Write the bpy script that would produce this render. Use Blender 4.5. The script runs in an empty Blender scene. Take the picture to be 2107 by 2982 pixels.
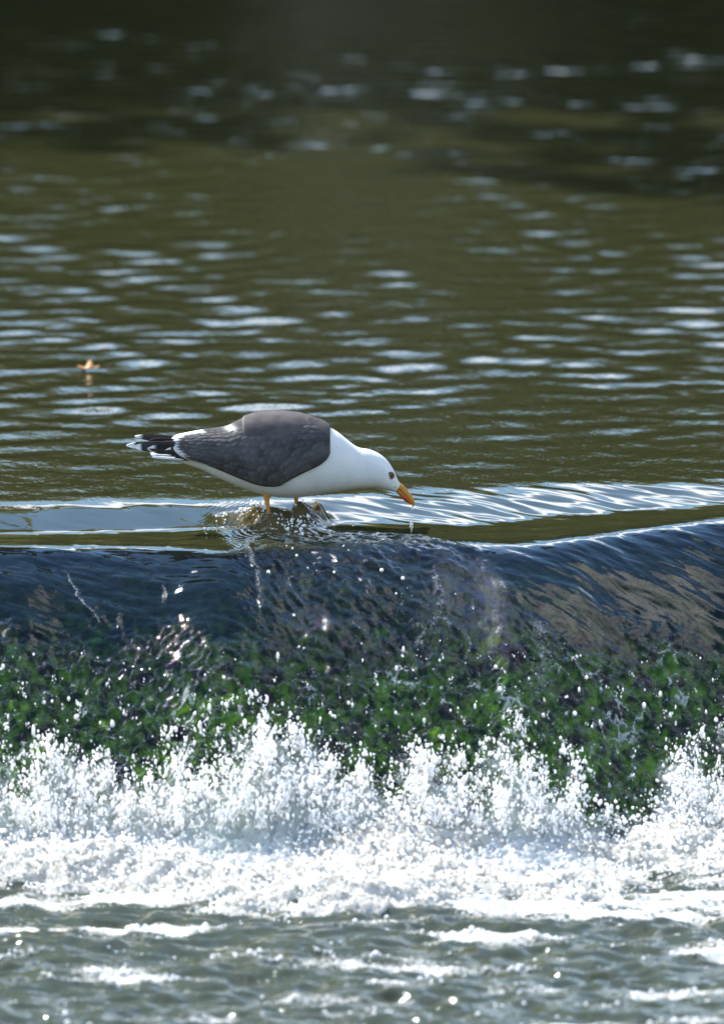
import bpy, bmesh, math, random
import numpy as np
from mathutils import Vector

random.seed(7)
rng = np.random.default_rng(11)
sc = bpy.context.scene
COL = sc.collection

# ------------------------------------------------------------------ camera
W0, H0 = 2107.0, 2982.0            # size of the photograph in pixels
CAM_D, CAM_H = 20.0, 3.0           # metres downstream of the weir crest / above the upstream water
FPX = 29040.0                      # focal length in photo pixels
PITCH = math.atan2(CAM_H, CAM_D) + 41.0 / FPX
cam_data = bpy.data.cameras.new('camera')
cam = bpy.data.objects.new('camera', cam_data)
COL.objects.link(cam)
cam.location = (0, -CAM_D, CAM_H)
cam.rotation_euler = (math.pi / 2 - PITCH, 0, 0)
cam_data.sensor_fit = 'HORIZONTAL'
cam_data.sensor_width = 24.0
cam_data.lens = 24.0 * FPX / W0
cam_data.clip_start = 0.5
cam_data.clip_end = 2000
cam_data.dof.use_dof = True
cam_data.dof.focus_distance = 20.02
cam_data.dof.aperture_fstop = 4.0
sc.camera = cam

# ------------------------------------------------------------------ sky and sun
SUN_EL, SUN_AZ = math.radians(44), math.radians(-36)     # azimuth from +Y towards +X
CLOUD_BASE, CLOUD_GLOW, CLOUD_SHIFT = 8.0, 18.0, (24.95, 20.09, 0.0)
world = bpy.data.worlds.new('World')
sc.world = world
world.use_nodes = True
nt = world.node_tree
nt.nodes.clear()
wo = nt.nodes.new('ShaderNodeOutputWorld')
bg = nt.nodes.new('ShaderNodeBackground')
sky = nt.nodes.new('ShaderNodeTexSky')
sky.sky_type = 'NISHITA'
sky.sun_disc = False
sky.sun_elevation = SUN_EL
sky.sun_rotation = SUN_AZ
sky.air_density = 1.6
sky.dust_density = 0.0
sky.ozone_density = 7.5
bg.inputs['Strength'].default_value = 0.125
# scattered fair-weather cloud over the whole sky
tc = nt.nodes.new('ShaderNodeTexCoord')
sep = nt.nodes.new('ShaderNodeSeparateXYZ')
nt.links.new(tc.outputs['Generated'], sep.inputs[0])
zz = nt.nodes.new('ShaderNodeMath'); zz.operation = 'MAXIMUM'; zz.inputs[1].default_value = 0.05
nt.links.new(sep.outputs['Z'], zz.inputs[0])
za = nt.nodes.new('ShaderNodeMath'); za.operation = 'ADD'; za.inputs[1].default_value = 0.12
nt.links.new(zz.outputs[0], za.inputs[0])
dvx = nt.nodes.new('ShaderNodeMath'); dvx.operation = 'DIVIDE'
dvy = nt.nodes.new('ShaderNodeMath'); dvy.operation = 'DIVIDE'
nt.links.new(sep.outputs['X'], dvx.inputs[0]); nt.links.new(za.outputs[0], dvx.inputs[1])
nt.links.new(sep.outputs['Y'], dvy.inputs[0]); nt.links.new(za.outputs[0], dvy.inputs[1])
cmb = nt.nodes.new('ShaderNodeCombineXYZ')
nt.links.new(dvx.outputs[0], cmb.inputs[0]); nt.links.new(dvy.outputs[0], cmb.inputs[1])
cn = nt.nodes.new('ShaderNodeTexNoise'); cn.inputs['Scale'].default_value = 1.3
cn.inputs['Detail'].default_value = 7; cn.inputs['Roughness'].default_value = 0.55
cn.inputs['Distortion'].default_value = 0.3
csh = nt.nodes.new('ShaderNodeVectorMath'); csh.operation = 'ADD'; csh.inputs[1].default_value = CLOUD_SHIFT
nt.links.new(cmb.outputs[0], csh.inputs[0])
nt.links.new(csh.outputs[0], cn.inputs['Vector'])
cr = nt.nodes.new('ShaderNodeMapRange'); cr.inputs['From Min'].default_value = 0.5
cr.inputs['From Max'].default_value = 0.66
cr.interpolation_type = 'SMOOTHSTEP'
nt.links.new(cn.outputs['Fac'], cr.inputs['Value'])
cmix = nt.nodes.new('ShaderNodeMix'); cmix.data_type = 'RGBA'
cf = nt.nodes.new('ShaderNodeMapRange'); cf.inputs['From Min'].default_value = 0.06; cf.inputs['From Max'].default_value = 0.13
nt.links.new(sep.outputs['Z'], cf.inputs['Value'])
cfm = nt.nodes.new('ShaderNodeMath'); cfm.operation = 'MULTIPLY'
nt.links.new(cr.outputs[0], cfm.inputs[0]); nt.links.new(cf.outputs[0], cfm.inputs[1])
nt.links.new(cfm.outputs[0], cmix.inputs['Factor'])
nt.links.new(sky.outputs[0], cmix.inputs['A'])
# cloud edges glow towards the sun
dt = nt.nodes.new('ShaderNodeVectorMath'); dt.operation = 'DOT_PRODUCT'
nt.links.new(tc.outputs['Generated'], dt.inputs[0])
dt.inputs[1].default_value = (math.sin(SUN_AZ) * math.cos(SUN_EL), math.cos(SUN_AZ) * math.cos(SUN_EL), math.sin(SUN_EL))
dm = nt.nodes.new('ShaderNodeMath'); dm.operation = 'MAXIMUM'; dm.inputs[1].default_value = 0.0
nt.links.new(dt.outputs['Value'], dm.inputs[0])
dp = nt.nodes.new('ShaderNodeMath'); dp.operation = 'POWER'; dp.inputs[1].default_value = 2.0
nt.links.new(dm.outputs[0], dp.inputs[0])
db = nt.nodes.new('ShaderNodeMath'); db.operation = 'MULTIPLY_ADD'; db.inputs[1].default_value = CLOUD_GLOW; db.inputs[2].default_value = CLOUD_BASE
nt.links.new(dp.outputs[0], db.inputs[0])
cc_ = nt.nodes.new('ShaderNodeCombineColor')
for _i in range(3): nt.links.new(db.outputs[0], cc_.inputs[_i])
nt.links.new(cc_.outputs[0], cmix.inputs['B'])
nt.links.new(cmix.outputs['Result'], bg.inputs['Color'])
nt.links.new(bg.outputs[0], wo.inputs[0])

sd = Vector((math.sin(SUN_AZ) * math.cos(SUN_EL), math.cos(SUN_AZ) * math.cos(SUN_EL), math.sin(SUN_EL)))
sun_data = bpy.data.lights.new('sun', 'SUN')
sun_data.energy = 5.0
sun_data.angle = math.radians(0.53)
sun_data.color = (1.0, 0.95, 0.87)
sun = bpy.data.objects.new('sun', sun_data)
COL.objects.link(sun)
sun.rotation_euler = (-sd).to_track_quat('-Z', 'Y').to_euler()
sun.location = sd * 60

sc.view_settings.view_transform = 'Standard'
sc.view_settings.look = 'None'
sc.view_settings.exposure = 1.08
sc.view_settings.gamma = 1.0
sc.view_settings.use_curve_mapping = False
sc.render.engine = 'CYCLES'
sc.cycles.use_denoising = True
sc.cycles.denoiser = 'OPENIMAGEDENOISE'
sc.cycles.sample_clamp_indirect = 6.0
sc.cycles.sample_clamp_direct = 0.0
sc.cycles.max_bounces = 8
sc.cycles.transparent_max_bounces = 12
sc.cycles.caustics_reflective = False
sc.cycles.caustics_refractive = False

# ------------------------------------------------------------------ helpers
cp_, sp_ = math.cos(PITCH), math.sin(PITCH)

def project(x, y, z):
    dy, dz = y + CAM_D, z - CAM_H
    d = dy * cp_ - dz * sp_
    up = dy * sp_ + dz * cp_
    return W0 / 2 + FPX * x / d, H0 / 2 - FPX * up / d

def at(px, py, y):
    """world point on the pixel's line of sight at depth y"""
    a = (H0 / 2 - py) / FPX
    b = (px - W0 / 2) / FPX
    fy, fz = cp_ + a * sp_, -sp_ + a * cp_
    t = (y + CAM_D) / fy
    return (b * t, y, CAM_H + t * fz)

_perm = rng.permutation(256)
_perm = np.concatenate([_perm, _perm])
_ga = rng.random(256) * 2 * np.pi
_gx, _gy = np.cos(_ga), np.sin(_ga)

def perlin(x, y, seed=0):
    x = np.asarray(x, float) + seed * 17.31
    y = np.asarray(y, float) + seed * 9.77
    xi = np.floor(x).astype(int); yi = np.floor(y).astype(int)
    xf = x - xi; yf = y - yi
    u = xf * xf * xf * (xf * (xf * 6 - 15) + 10)
    v = yf * yf * yf * (yf * (yf * 6 - 15) + 10)
    def g(ix, iy, fx, fy):
        h = _perm[_perm[ix & 255] + (iy & 255)]
        return _gx[h] * fx + _gy[h] * fy
    n00 = g(xi, yi, xf, yf); n10 = g(xi + 1, yi, xf - 1, yf)
    n01 = g(xi, yi + 1, xf, yf - 1); n11 = g(xi + 1, yi + 1, xf - 1, yf - 1)
    return 1.5 * ((n00 * (1 - u) + n10 * u) * (1 - v) + (n01 * (1 - u) + n11 * u) * v)

def fbm(x, y, seed=0, octs=4, gain=0.5):
    s, a = 0, 1.0
    for i in range(octs):
        s = s + a * perlin(x * 2 ** i, y * 2 ** i, seed + i * 3)
        a *= gain
    return s

def sstep(a, b, x):
    t = np.clip((x - a) / (b - a), 0, 1)
    return t * t * (3 - 2 * t)

def spread(lo, fine_lo, fine_hi, hi, step, growth=1.25):
    """coordinates that are evenly fine in the middle and grow coarse outwards"""
    c = list(np.arange(fine_lo, fine_hi + step / 2, step))
    s, v = step, c[-1]
    while v < hi:
        s *= growth; v = min(hi, v + s); c.append(v)
    s, v, l = step, fine_lo, []
    while v > lo:
        s *= growth; v = max(lo, v - s); l.append(v)
    return np.array(l[::-1] + c)

def mesh_arrays(name, co, faces, smooth=True):
    """faces: (n,k) int array"""
    me = bpy.data.meshes.new(name)
    co = np.ascontiguousarray(co, dtype=np.float32)
    faces = np.ascontiguousarray(faces, dtype=np.int32)
    n, k = faces.shape
    me.vertices.add(len(co)); me.vertices.foreach_set('co', co.ravel())
    me.loops.add(n * k); me.loops.foreach_set('vertex_index', faces.ravel())
    me.polygons.add(n); me.polygons.foreach_set('loop_start', np.arange(0, n * k, k, dtype=np.int32))
    me.update(calc_edges=True)
    me.polygons.foreach_set('use_smooth', np.full(n, smooth))
    me.update()
    return me

def grid_faces(ny, nx):
    i = np.arange(ny - 1)[:, None] * nx + np.arange(nx - 1)[None, :]
    return np.stack([i, i + 1, i + nx + 1, i + nx], -1).reshape(-1, 4)

def attr(me, name, vals):
    a = me.attributes.new(name, 'FLOAT', 'POINT')
    a.data.foreach_set('value', np.ascontiguousarray(vals, dtype=np.float32).ravel())

def cattr(me, name, cols):
    a = me.color_attributes.new(name, 'FLOAT_COLOR', 'POINT')
    c = np.ones((len(me.vertices), 4), np.float32); c[:, :3] = cols
    a.data.foreach_set('color', c.ravel())

def obj(name, me, mat, parent=None, **tags):
    o = bpy.data.objects.new(name, me)
    COL.objects.link(o)
    if mat is not None: me.materials.append(mat)
    if parent is not None: o.parent = parent
    for k, v in tags.items(): o[k] = v
    return o

class NT:
    def __init__(self, name):
        self.m = bpy.data.materials.new(name); self.m.use_nodes = True
        self.t = self.m.node_tree; self.t.nodes.clear()
        self.out = self.n('OutputMaterial')
    def n(self, kind, **kw):
        nd = self.t.nodes.new('ShaderNode' + kind)
        for k, v in kw.items():
            if hasattr(nd, k): setattr(nd, k, v)
        return nd
    def set(self, sock, v):
        if hasattr(v, 'is_linked') or isinstance(v, bpy.types.NodeSocket): self.t.links.new(v, sock)
        else: sock.default_value = v
    def math(self, op, a, b=None, c=None):
        nd = self.n('Math', operation=op)
        self.set(nd.inputs[0], a)
        if b is not None: self.set(nd.inputs[1], b)
        if c is not None: self.set(nd.inputs[2], c)
        return nd.outputs[0]
    def attr(self, name, out='Fac'):
        nd = self.n('Attribute'); nd.attribute_name = name; return nd.outputs[out]
    def pos(self, scale=(1, 1, 1)):
        tcn = self.n('TexCoord'); mp = self.n('Mapping'); mp.inputs['Scale'].default_value = scale
        self.t.links.new(tcn.outputs['Object'], mp.inputs['Vector']); return mp.outputs[0]
    def noise(self, vec, scale, detail=3, rough=0.5, dist=0.0, out='Fac'):
        nd = self.n('TexNoise'); nd.inputs['Scale'].default_value = scale
        nd.inputs['Detail'].default_value = detail; nd.inputs['Roughness'].default_value = rough
        nd.inputs['Distortion'].default_value = dist
        self.t.links.new(vec, nd.inputs['Vector']); return nd.outputs[out]
    def ramp(self, v, lo, hi, a=0.0, b=1.0):
        nd = self.n('MapRange'); nd.interpolation_type = 'SMOOTHSTEP'
        self.set(nd.inputs['Value'], v)
        nd.inputs['From Min'].default_value = lo; nd.inputs['From Max'].default_value = hi
        nd.inputs['To Min'].default_value = a; nd.inputs['To Max'].default_value = b
        return nd.outputs[0]
    def mixc(self, f, a, b):
        nd = self.n('Mix'); nd.data_type = 'RGBA'
        self.set(nd.inputs['Factor'], f)
        for s, v in ((nd.inputs['A'], a), (nd.inputs['B'], b)):
            self.set(s, v if not isinstance(v, tuple) else (*v, 1.0) if len(v) == 3 else v)
        return nd.outputs['Result']
    def mixs(self, f, a, b):
        nd = self.n('MixShader'); self.set(nd.inputs[0], f)
        self.t.links.new(a, nd.inputs[1]); self.t.links.new(b, nd.inputs[2]); return nd.outputs[0]
    def bsdf(self, kind, col, rough=None, normal=None):
        nd = self.n('Bsdf' + kind)
        self.set(nd.inputs['Color'], (*col, 1.0) if isinstance(col, tuple) else col)
        if rough is not None: nd.inputs['Roughness'].default_value = rough
        if normal is not None: self.t.links.new(normal, nd.inputs['Normal'])
        return nd.outputs[0]
    def bump(self, h, strength=1.0, dist=0.01, normal=None):
        nd = self.n('Bump'); nd.inputs['Strength'].default_value = strength
        nd.inputs['Distance'].default_value = dist
        self.t.links.new(h, nd.inputs['Height'])
        if normal is not None: self.t.links.new(normal, nd.inputs['Normal'])
        return nd.outputs[0]
    def fresnel(self, normal=None, ior=1.333):
        nd = self.n('Fresnel'); nd.inputs['IOR'].default_value = ior
        if normal is not None: self.t.links.new(normal, nd.inputs['Normal'])
        return nd.outputs[0]
    def done(self, s):
        self.t.links.new(s, self.out.inputs['Surface']); return self.m

# ------------------------------------------------------------------ materials
def mat_river():
    m = NT('river_water')
    p = m.pos((1, 0.55, 1))
    nrm = m.bump(m.noise(p, 26, 4, 0.62), 0.6, 0.004)
    body = m.bsdf('Diffuse', (0.025, 0.027, 0.0115))
    gl = m.bsdf('Glossy', (1, 1, 1), 0.03, nrm)
    return m.done(m.mixs(m.fresnel(nrm), body, gl))

def mat_flow():
    m = NT('weir_water')
    murk, foam = m.attr('murk'), m.attr('foam')
    nr1 = m.bump(m.math('MULTIPLY', m.noise(m.pos((1, 0.55, 1)), 26, 4, 0.62), m.attr('calm')), 0.6, 0.004)
    nrm = m.bump(m.math('MULTIPLY', m.noise(m.pos((1, 0.6, 0.6)), 150, 3, 0.6), m.attr('rough')), 0.3, 0.0025, nr1)
    nr2 = nrm
    nrm = m.bump(m.math('MULTIPLY', m.noise(m.pos((1, 0.7, 0.7)), 75, 4, 0.65), m.attr('chop')), 0.6, 0.008, nrm)
    clear = m.mixs(0.5, m.bsdf('Transparent', (0.78, 0.90, 0.88)), m.bsdf('Refraction', (0.80, 0.94, 0.90), 0.0, nr2))
    mud = m.bsdf('Diffuse', m.mixc(m.attr('stir'), m.mixc(m.attr('deep'), (0.004, 0.007, 0.010), (0.025, 0.027, 0.0115)), (0.15, 0.115, 0.05)))
    body = m.mixs(murk, clear, mud)
    s = m.mixs(m.fresnel(nrm), body, m.bsdf('Glossy', (1, 1, 1), 0.025, nrm))
    fn = m.noise(m.pos(), 230, 3, 0.65)
    fm = m.ramp(m.math('ADD', m.math('MULTIPLY', foam, 1.3), m.math('MULTIPLY', m.math('SUBTRACT', fn, 0.5), 1.5)), 0.35, 0.95)
    fm = m.math('MULTIPLY', fm, m.ramp(foam, 0.02, 0.15))
    wh = m.mixs(0.5, m.bsdf('Diffuse', (0.85, 0.87, 0.87)), m.bsdf('Translucent', (0.85, 0.87, 0.87)))
    return m.done(m.mixs(m.math('MULTIPLY', fm, 0.85), s, wh))

def mat_pool():
    m = NT('pool_water')
    p = m.pos((1, 0.7, 1))
    nrm = m.bump(m.noise(p, 60, 3, 0.6), 0.4, 0.006)
    foam = m.attr('foam')
    body = m.bsdf('Diffuse', (0.050, 0.058, 0.034))
    s = m.mixs(m.fresnel(nrm), body, m.bsdf('Glossy', (1, 1, 1), 0.05, nrm))
    fn = m.noise(m.pos((1, 0.6, 1)), 120, 4, 0.7)
    fm = m.ramp(m.math('ADD', foam, m.math('MULTIPLY', m.math('SUBTRACT', fn, 0.5), 1.4)), 0.4, 0.9)
    wh = m.bsdf('Diffuse', (0.60, 0.60, 0.57))
    return m.done(m.mixs(fm, s, wh))

def mat_foam():
    m = NT('foam')
    n1 = m.noise(m.pos(), 70, 4, 0.7)
    nrm = m.bump(m.noise(m.pos(), 180, 3, 0.7), 0.8, 0.006)
    c = m.mixc(m.ramp(n1, 0.3, 0.65), (0.46, 0.44, 0.37), (0.78, 0.765, 0.72))
    a = m.bsdf('Diffuse', c, normal=nrm)
    b = m.bsdf('Translucent', c, normal=nrm)
    return m.done(m.mixs(0.3, a, b))

def mat_drop():
    m = NT('spray_drops')
    pb = m.n('BsdfPrincipled')
    pb.inputs['Base Color'].default_value = (0.90, 0.89, 0.87, 1)
    pb.inputs['Subsurface Weight'].default_value = 1.0
    pb.inputs['Subsurface Radius'].default_value = (1, 1, 1)
    pb.inputs['Subsurface Scale'].default_value = 0.006
    pb.inputs['Roughness'].default_value = 0.12
    pb.inputs['IOR'].default_value = 1.333
    return m.done(pb.outputs[0])

def mat_clear_drop():
    m = NT('clear_drop')
    s = m.mixs(0.15, m.bsdf('Glass', (1, 1, 1), 0.0), m.bsdf('Translucent', (0.9, 0.9, 0.9)))
    return m.done(s)

def mat_stone():
    m = NT('mossy_stone')
    p = m.pos()
    oi = m.n('ObjectInfo')
    geo = m.n('NewGeometry')
    n1 = m.noise(geo.outputs['Position'], 9, 3, 0.6)
    n2 = m.noise(geo.outputs['Position'], 45, 4, 0.65)
    rock = m.mixc(m.ramp(n2, 0.35, 0.7), (0.014, 0.011, 0.011), (0.085, 0.052, 0.042))
    alg = m.mixc(m.ramp(n2, 0.42, 0.62), (0.012, 0.045, 0.004), (0.36, 0.60, 0.02))
    f = m.ramp(m.math('ADD', n1, m.math('MULTIPLY', m.math('SUBTRACT', oi.outputs['Random'], 0.5), 0.5)), 0.40, 0.56)
    c = m.mixc(m.math('MULTIPLY', f, m.attr('algae')), rock, alg)
    nrm = m.bump(n2, 0.8, 0.01)
    pb = m.n('BsdfPrincipled'); m.set(pb.inputs['Base Color'], c); pb.inputs['Roughness'].default_value = 0.9; pb.inputs['Specular IOR Level'].default_value = 0.04
    m.t.links.new(nrm, pb.inputs['Normal'])
    return m.done(pb.outputs[0])

def mat_feather(name, bump_scale=(60, 60, 60)):
    m = NT(name)
    col = m.attr('Col', 'Color')
    n1 = m.noise(m.pos((18, 40, 60)), 6, 4, 0.6)
    n2 = m.noise(m.pos(), 25, 3, 0.5)
    c = m.mixc(m.ramp(n2, 0.3, 0.8), col, m.mixc(0.16, col, (0.25, 0.24, 0.24)))
    nrm = m.bump(n1, 0.25, 0.003)
    pb = m.n('BsdfPrincipled'); m.set(pb.inputs['Base Color'], c)
    pb.inputs['Roughness'].default_value = 0.85
    pb.inputs['Specular IOR Level'].default_value = 0.12
    pb.inputs['Sheen Weight'].default_value = 0.03
    m.t.links.new(nrm, pb.inputs['Normal'])
    return m.done(pb.outputs[0])

def mat_plain(name, rough=0.4, spec=0.5, noise_amt=0.15, scale=120):
    m = NT(name)
    col = m.attr('Col', 'Color')
    n1 = m.noise(m.pos(), scale, 3, 0.6)
    c = m.mixc(m.math('MULTIPLY', m.ramp(n1, 0.35, 0.75), noise_amt), col, (0.05, 0.03, 0.02))
    pb = m.n('BsdfPrincipled'); m.set(pb.inputs['Base Color'], c)
    pb.inputs['Roughness'].default_value = rough
    pb.inputs['Specular IOR Level'].default_value = spec
    return m.done(pb.outputs[0])

def mat_wood_leaf():
    m = NT('bank_foliage')
    oi = m.noise(m.pos(), 0.35, 3)
    c = m.mixc(m.ramp(oi, 0.35, 0.65), (0.17, 0.17, 0.05), (0.36, 0.32, 0.10))
    s = m.mixs(0.5, m.bsdf('Diffuse', c), m.bsdf('Translucent', c))
    return m.done(s)

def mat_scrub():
    m = NT('shaded_scrub')
    c = m.mixc(m.ramp(m.noise(m.pos(), 0.5, 3), 0.35, 0.65), (0.010, 0.015, 0.006), (0.024, 0.032, 0.011))  # near-black greens paint the shade of the understory into the leaves
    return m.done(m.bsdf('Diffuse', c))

def mat_earth():
    m = NT('bank_earth')
    n1 = m.noise(m.pos(), 0.8, 5, 0.6)
    c = m.mixc(m.ramp(n1, 0.35, 0.65), (0.03, 0.035, 0.012), (0.10, 0.085, 0.06))
    return m.done(m.bsdf('Diffuse', c))

M_RIVER, M_FLOW, M_POOL, M_FOAM, M_DROP = mat_river(), mat_flow(), mat_pool(), mat_foam(), mat_drop()
M_CLEAR, M_STONE, M_FEATHER = mat_clear_drop(), mat_stone(), mat_feather('feathers')
M_HORN, M_LEAFY, M_EARTH = mat_plain('horn'), mat_wood_leaf(), mat_earth()
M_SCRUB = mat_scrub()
M_EYE = mat_plain('eye', 0.08, 0.6, 0.0)
M_DRYLEAF = mat_plain('dry_leaf', 0.6, 0.3, 0.3, 200)

# ------------------------------------------------------------------ shape of the water at the weir
def lut(tab):
    xs, ys = zip(*tab); return lambda v: np.interp(v, xs, ys)
def smooth_lut(tab, sig=60.0):
    xs, ys = zip(*tab)
    gx_ = np.arange(-400.0, 2520.0, 4.0)
    k = np.exp(-0.5 * (np.arange(-60, 61) * 4.0 / sig) ** 2); k /= k.sum()
    gy_ = np.convolve(np.pad(np.interp(gx_, xs, ys), 60, mode='edge'), k, mode='valid')
    return lambda v: np.interp(v, gx_, gy_)
ROW_T = smooth_lut([(0, 1466), (141, 1462), (400, 1452), (650, 1454), (950, 1440), (1100, 1432), (1300, 1424), (1500, 1414), (1700, 1408), (1850, 1402), (2107, 1404)])
ROW_B = smooth_lut([(0, 1566), (141, 1565), (400, 1560), (650, 1552), (950, 1540), (1100, 1535), (1200, 1540), (1400, 1540), (1600, 1520), (1800, 1505), (2107, 1478)])
ROW_L = smooth_lut([(0, 1577), (141, 1577), (400, 1578), (600, 1588), (700, 1598), (950, 1580), (1100, 1564), (1350, 1566), (1500, 1578), (1600, 1562), (1800, 1535), (2107, 1494)])
POOL_ROW = 2440.0

def base_profile(xs, ys):
    """xs ascending, ys descending (upstream to downstream) -> z[ny,nx], row[ny,nx]"""
    z = np.zeros((len(ys), len(xs))); rows = np.zeros_like(z); sl = np.zeros_like(z)
    zc = np.zeros(len(xs))
    pxs = W0 / 2 + np.clip(xs, -0.95, 0.95) * FPX / 20.22
    T, B, L = ROW_T(pxs), ROW_B(pxs), ROW_L(pxs)
    s1 = 8.7 + 0.4 * np.sin(pxs / 260.0 + 1.0) - 2.9 * sstep(900, 1200, pxs) + 0.7 * perlin(pxs / 130.0, 3.3, 2)
    sub = 4
    for j, y in enumerate(ys):
        if j > 0:
            h = (ys[j - 1] - y) / sub
            for k in range(sub):
                yy = ys[j - 1] - h * (k + 0.5)
                _, r = project(0, yy, zc)
                a = s1 * sstep(T - 12, T + 36, r)
                a = a + (0.6 - s1) * sstep(B - 26, B - 4, r)
                a = a + 18 * sstep(L + 2, L + 55, r) + 10 * sstep(L + 30, L + 200, r) + 9 * sstep(L + 180, L + 380, r)
                a = a - 30 * sstep(POOL_ROW - 25, POOL_ROW + 60, r)
                zc = zc - np.tan(np.radians(np.clip(a, 0, 45))) * h
        z[j] = zc
        _, rows[j] = project(0, y, zc)
    return z, rows

# ripples of the calm river above the weir: one sum of waves, read at any point
_wr = np.random.default_rng(5)
_NW = 90
_lam = np.exp(_wr.uniform(np.log(0.07), np.log(0.8), _NW))
_dir = np.pi / 2 + _wr.normal(0, 1.0, _NW)
_ph = _wr.uniform(0, 2 * np.pi, _NW)
_wgt = np.exp(-((np.log(_lam) - np.log(0.15)) / 0.75) ** 2)
_ak = _wgt * _wr.uniform(0.5, 1.2, _NW)
_ak *= 0.050 * math.sqrt(2) / math.sqrt((_ak ** 2).sum())

def ripples(X, Y):
    z = np.zeros(np.broadcast(X, Y).shape)
    wx = X + 0.05 * perlin(X * 1.7, Y * 1.7, 4); wy = Y + 0.05 * perlin(X * 1.7 + 9, Y * 1.7, 6)
    for l, d, p, a in zip(_lam, _dir, _ph, _ak):
        k = 2 * np.pi / l
        z += a / k * np.sin(k * (wx * np.cos(d) + wy * np.sin(d)) + p)
    env = 0.85 + 0.4 * perlin(X * 0.6, Y * 0.4, 8) + 0.5 * perlin(X * 2.2, Y * 1.4, 9) - 0.08 * sstep(1.5, 4, Y) - 0.28 * sstep(4.0, 9.0, Y)
    near = 0.25 + 0.75 * sstep(0.05, 1.2, Y)
    return z * np.clip(env, 0.2, 1.7) * near

# ---- calm river above the weir
Y_SEAM = 0.42
rx = spread(-45, -1.25, 1.25, 45, 0.011, 1.3)
ry = [Y_SEAM]; st = 0.011
while ry[-1] < 12.5:
    ry.append(ry[-1] + st); st = 0.011 + 0.012 * (ry[-1] / 12.5)
while ry[-1] < 46:
    st *= 1.3; ry.append(min(46, ry[-1] + st))
ry = np.array(ry[::-1])
XX, YY = np.meshgrid(rx, ry)
fade = 1 - sstep(13, 20, YY)
fade *= 1 - sstep(1.6, 3, np.abs(XX))
ZZ = ripples(XX, YY) * fade
me = mesh_arrays('river', np.stack([XX, YY, ZZ], -1).reshape(-1, 3), grid_faces(*XX.shape)[:, ::-1])
obj('river', me, M_RIVER, kind='structure')

# ---- water bending over the crest and running down the weir face
fx = spread(-45, -0.95, 0.95, 45, 0.0032, 1.35)
fy = np.arange(Y_SEAM, -1.42, -0.0032)
zb, rowb = base_profile(fx, fy)
XX, YY = np.meshgrid(fx, fy)
PX, PY = project(XX, YY, zb)
arc = np.cumsum(np.sqrt(np.gradient(zb, axis=0) ** 2 + 0.0032 ** 2), axis=0)
Z_POOL = float(np.median(zb[-1]))
print('Z_POOL', Z_POOL, 'y at pool row', [float(fy[np.argmin(abs(rowb[:, len(fx) // 2] - r))]) for r in (1450, 1560, 1700, 1900, 2200, 2440)])
inb = 1 - sstep(0.95, 1.6, np.abs(XX))

def wake_mask(px, py):
    left = np.interp(py, [1540, 1600, 1780, 1900, 2050], [760, 705, 745, 640, 300])
    right = np.interp(py, [1540, 1560, 1600, 1700, 1900, 2050], [960, 1240, 1390, 1480, 1640, 1900])
    return sstep(-25, 25, px - left) * sstep(-25, 25, right - px) * sstep(1540, 1570, py)
leg = np.exp(-(((PX - 815) / 130) ** 2 + ((PY - 1522) / 34) ** 2) ** 2)
wake = wake_mask(PX, PY)
chop = sstep(1760, 2030, PY + 90 * perlin(PX / 150, PY / 120, 21))
crest = sstep(ROW_T(PX) - 30, ROW_T(PX) + 20, PY) * (1 - sstep(ROW_B(PX) - 25, ROW_B(PX) + 5, PY))
face = sstep(ROW_L(PX) + 5, ROW_L(PX) + 70, PY)

dz = ripples(XX, YY) * (1 - sstep(1435, 1560, PY))
# tongues on the bending crest, drawn out along the stream and slanted
ca, sa = math.cos(0.5), math.sin(0.5)
U = XX * ca - arc * sa; V = XX * sa + arc * ca
right = sstep(900, 1250, PX)
c3, s3 = math.cos(0.95), math.sin(0.95)
U3 = XX * c3 - arc * s3; V3 = XX * s3 + arc * c3
dz += crest * (0.0005 + 0.0019 * right) * (fbm(U3 * 10, V3 * 4.5, 31, 2) + 0.3 * fbm(U3 * 26, V3 * 8, 32, 2))
dz += sstep(ROW_B(PX) - 30, ROW_B(PX), PY) * (1 - sstep(ROW_L(PX), ROW_L(PX) + 30, PY)) * 0.00022 * fbm(XX * 9, arc * 24, 33, 3)
# long smooth swells on the upper face
cb, sb_ = math.cos(1.05), math.sin(1.05)
U2 = XX * cb - arc * sb_; V2 = XX * sb_ + arc * cb
dz += face * (1 - chop) * 0.0042 * fbm(U2 * 9, V2 * 3.2, 41, 2)
dz += face * (1 - chop) * 0.0026 * fbm(U2 * 24, V2 * 9, 42, 3)
# rippled wake behind the legs
wu = XX * 0.86 - arc * 0.5; wv = XX * 0.5 + arc * 0.86
dz += wake * (0.0042 * fbm(wu * 42, wv * 20, 51, 3, 0.55) + 0.0050 * (0.5 - np.abs(fbm(XX * 17, arc * 11, 52, 3))))
cap = np.sin((wu * 1.0 + 0.012 * perlin(XX * 14, arc * 14, 53)) * 2 * np.pi / 0.013)
edge = np.exp(-((PX - np.interp(PY, [1600, 1700, 1900], [1390, 1480, 1640]) + 60) / 70) ** 2) * sstep(1560, 1640, PY) * (1 - sstep(1880, 1980, PY))
edge += np.exp(-((PX - np.interp(PY, [1560, 1700, 1800], [700, 735, 765])) / 35) ** 2) * sstep(1480, 1540, PY) * (1 - sstep(1800, 1880, PY))
dz += np.clip(edge, 0, 1) * 0.0011 * cap
# capillary waves left of the legs
c2 = np.exp(-(((PX - 690) / 60) ** 2 + ((PY - 1510) / 45) ** 2))
dz += c2 * 0.0006 * np.sin((XX * 0.9 + arc * 0.5 + 0.004 * perlin(XX * 30, arc * 30, 54)) * 2 * np.pi / 0.010)
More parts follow.
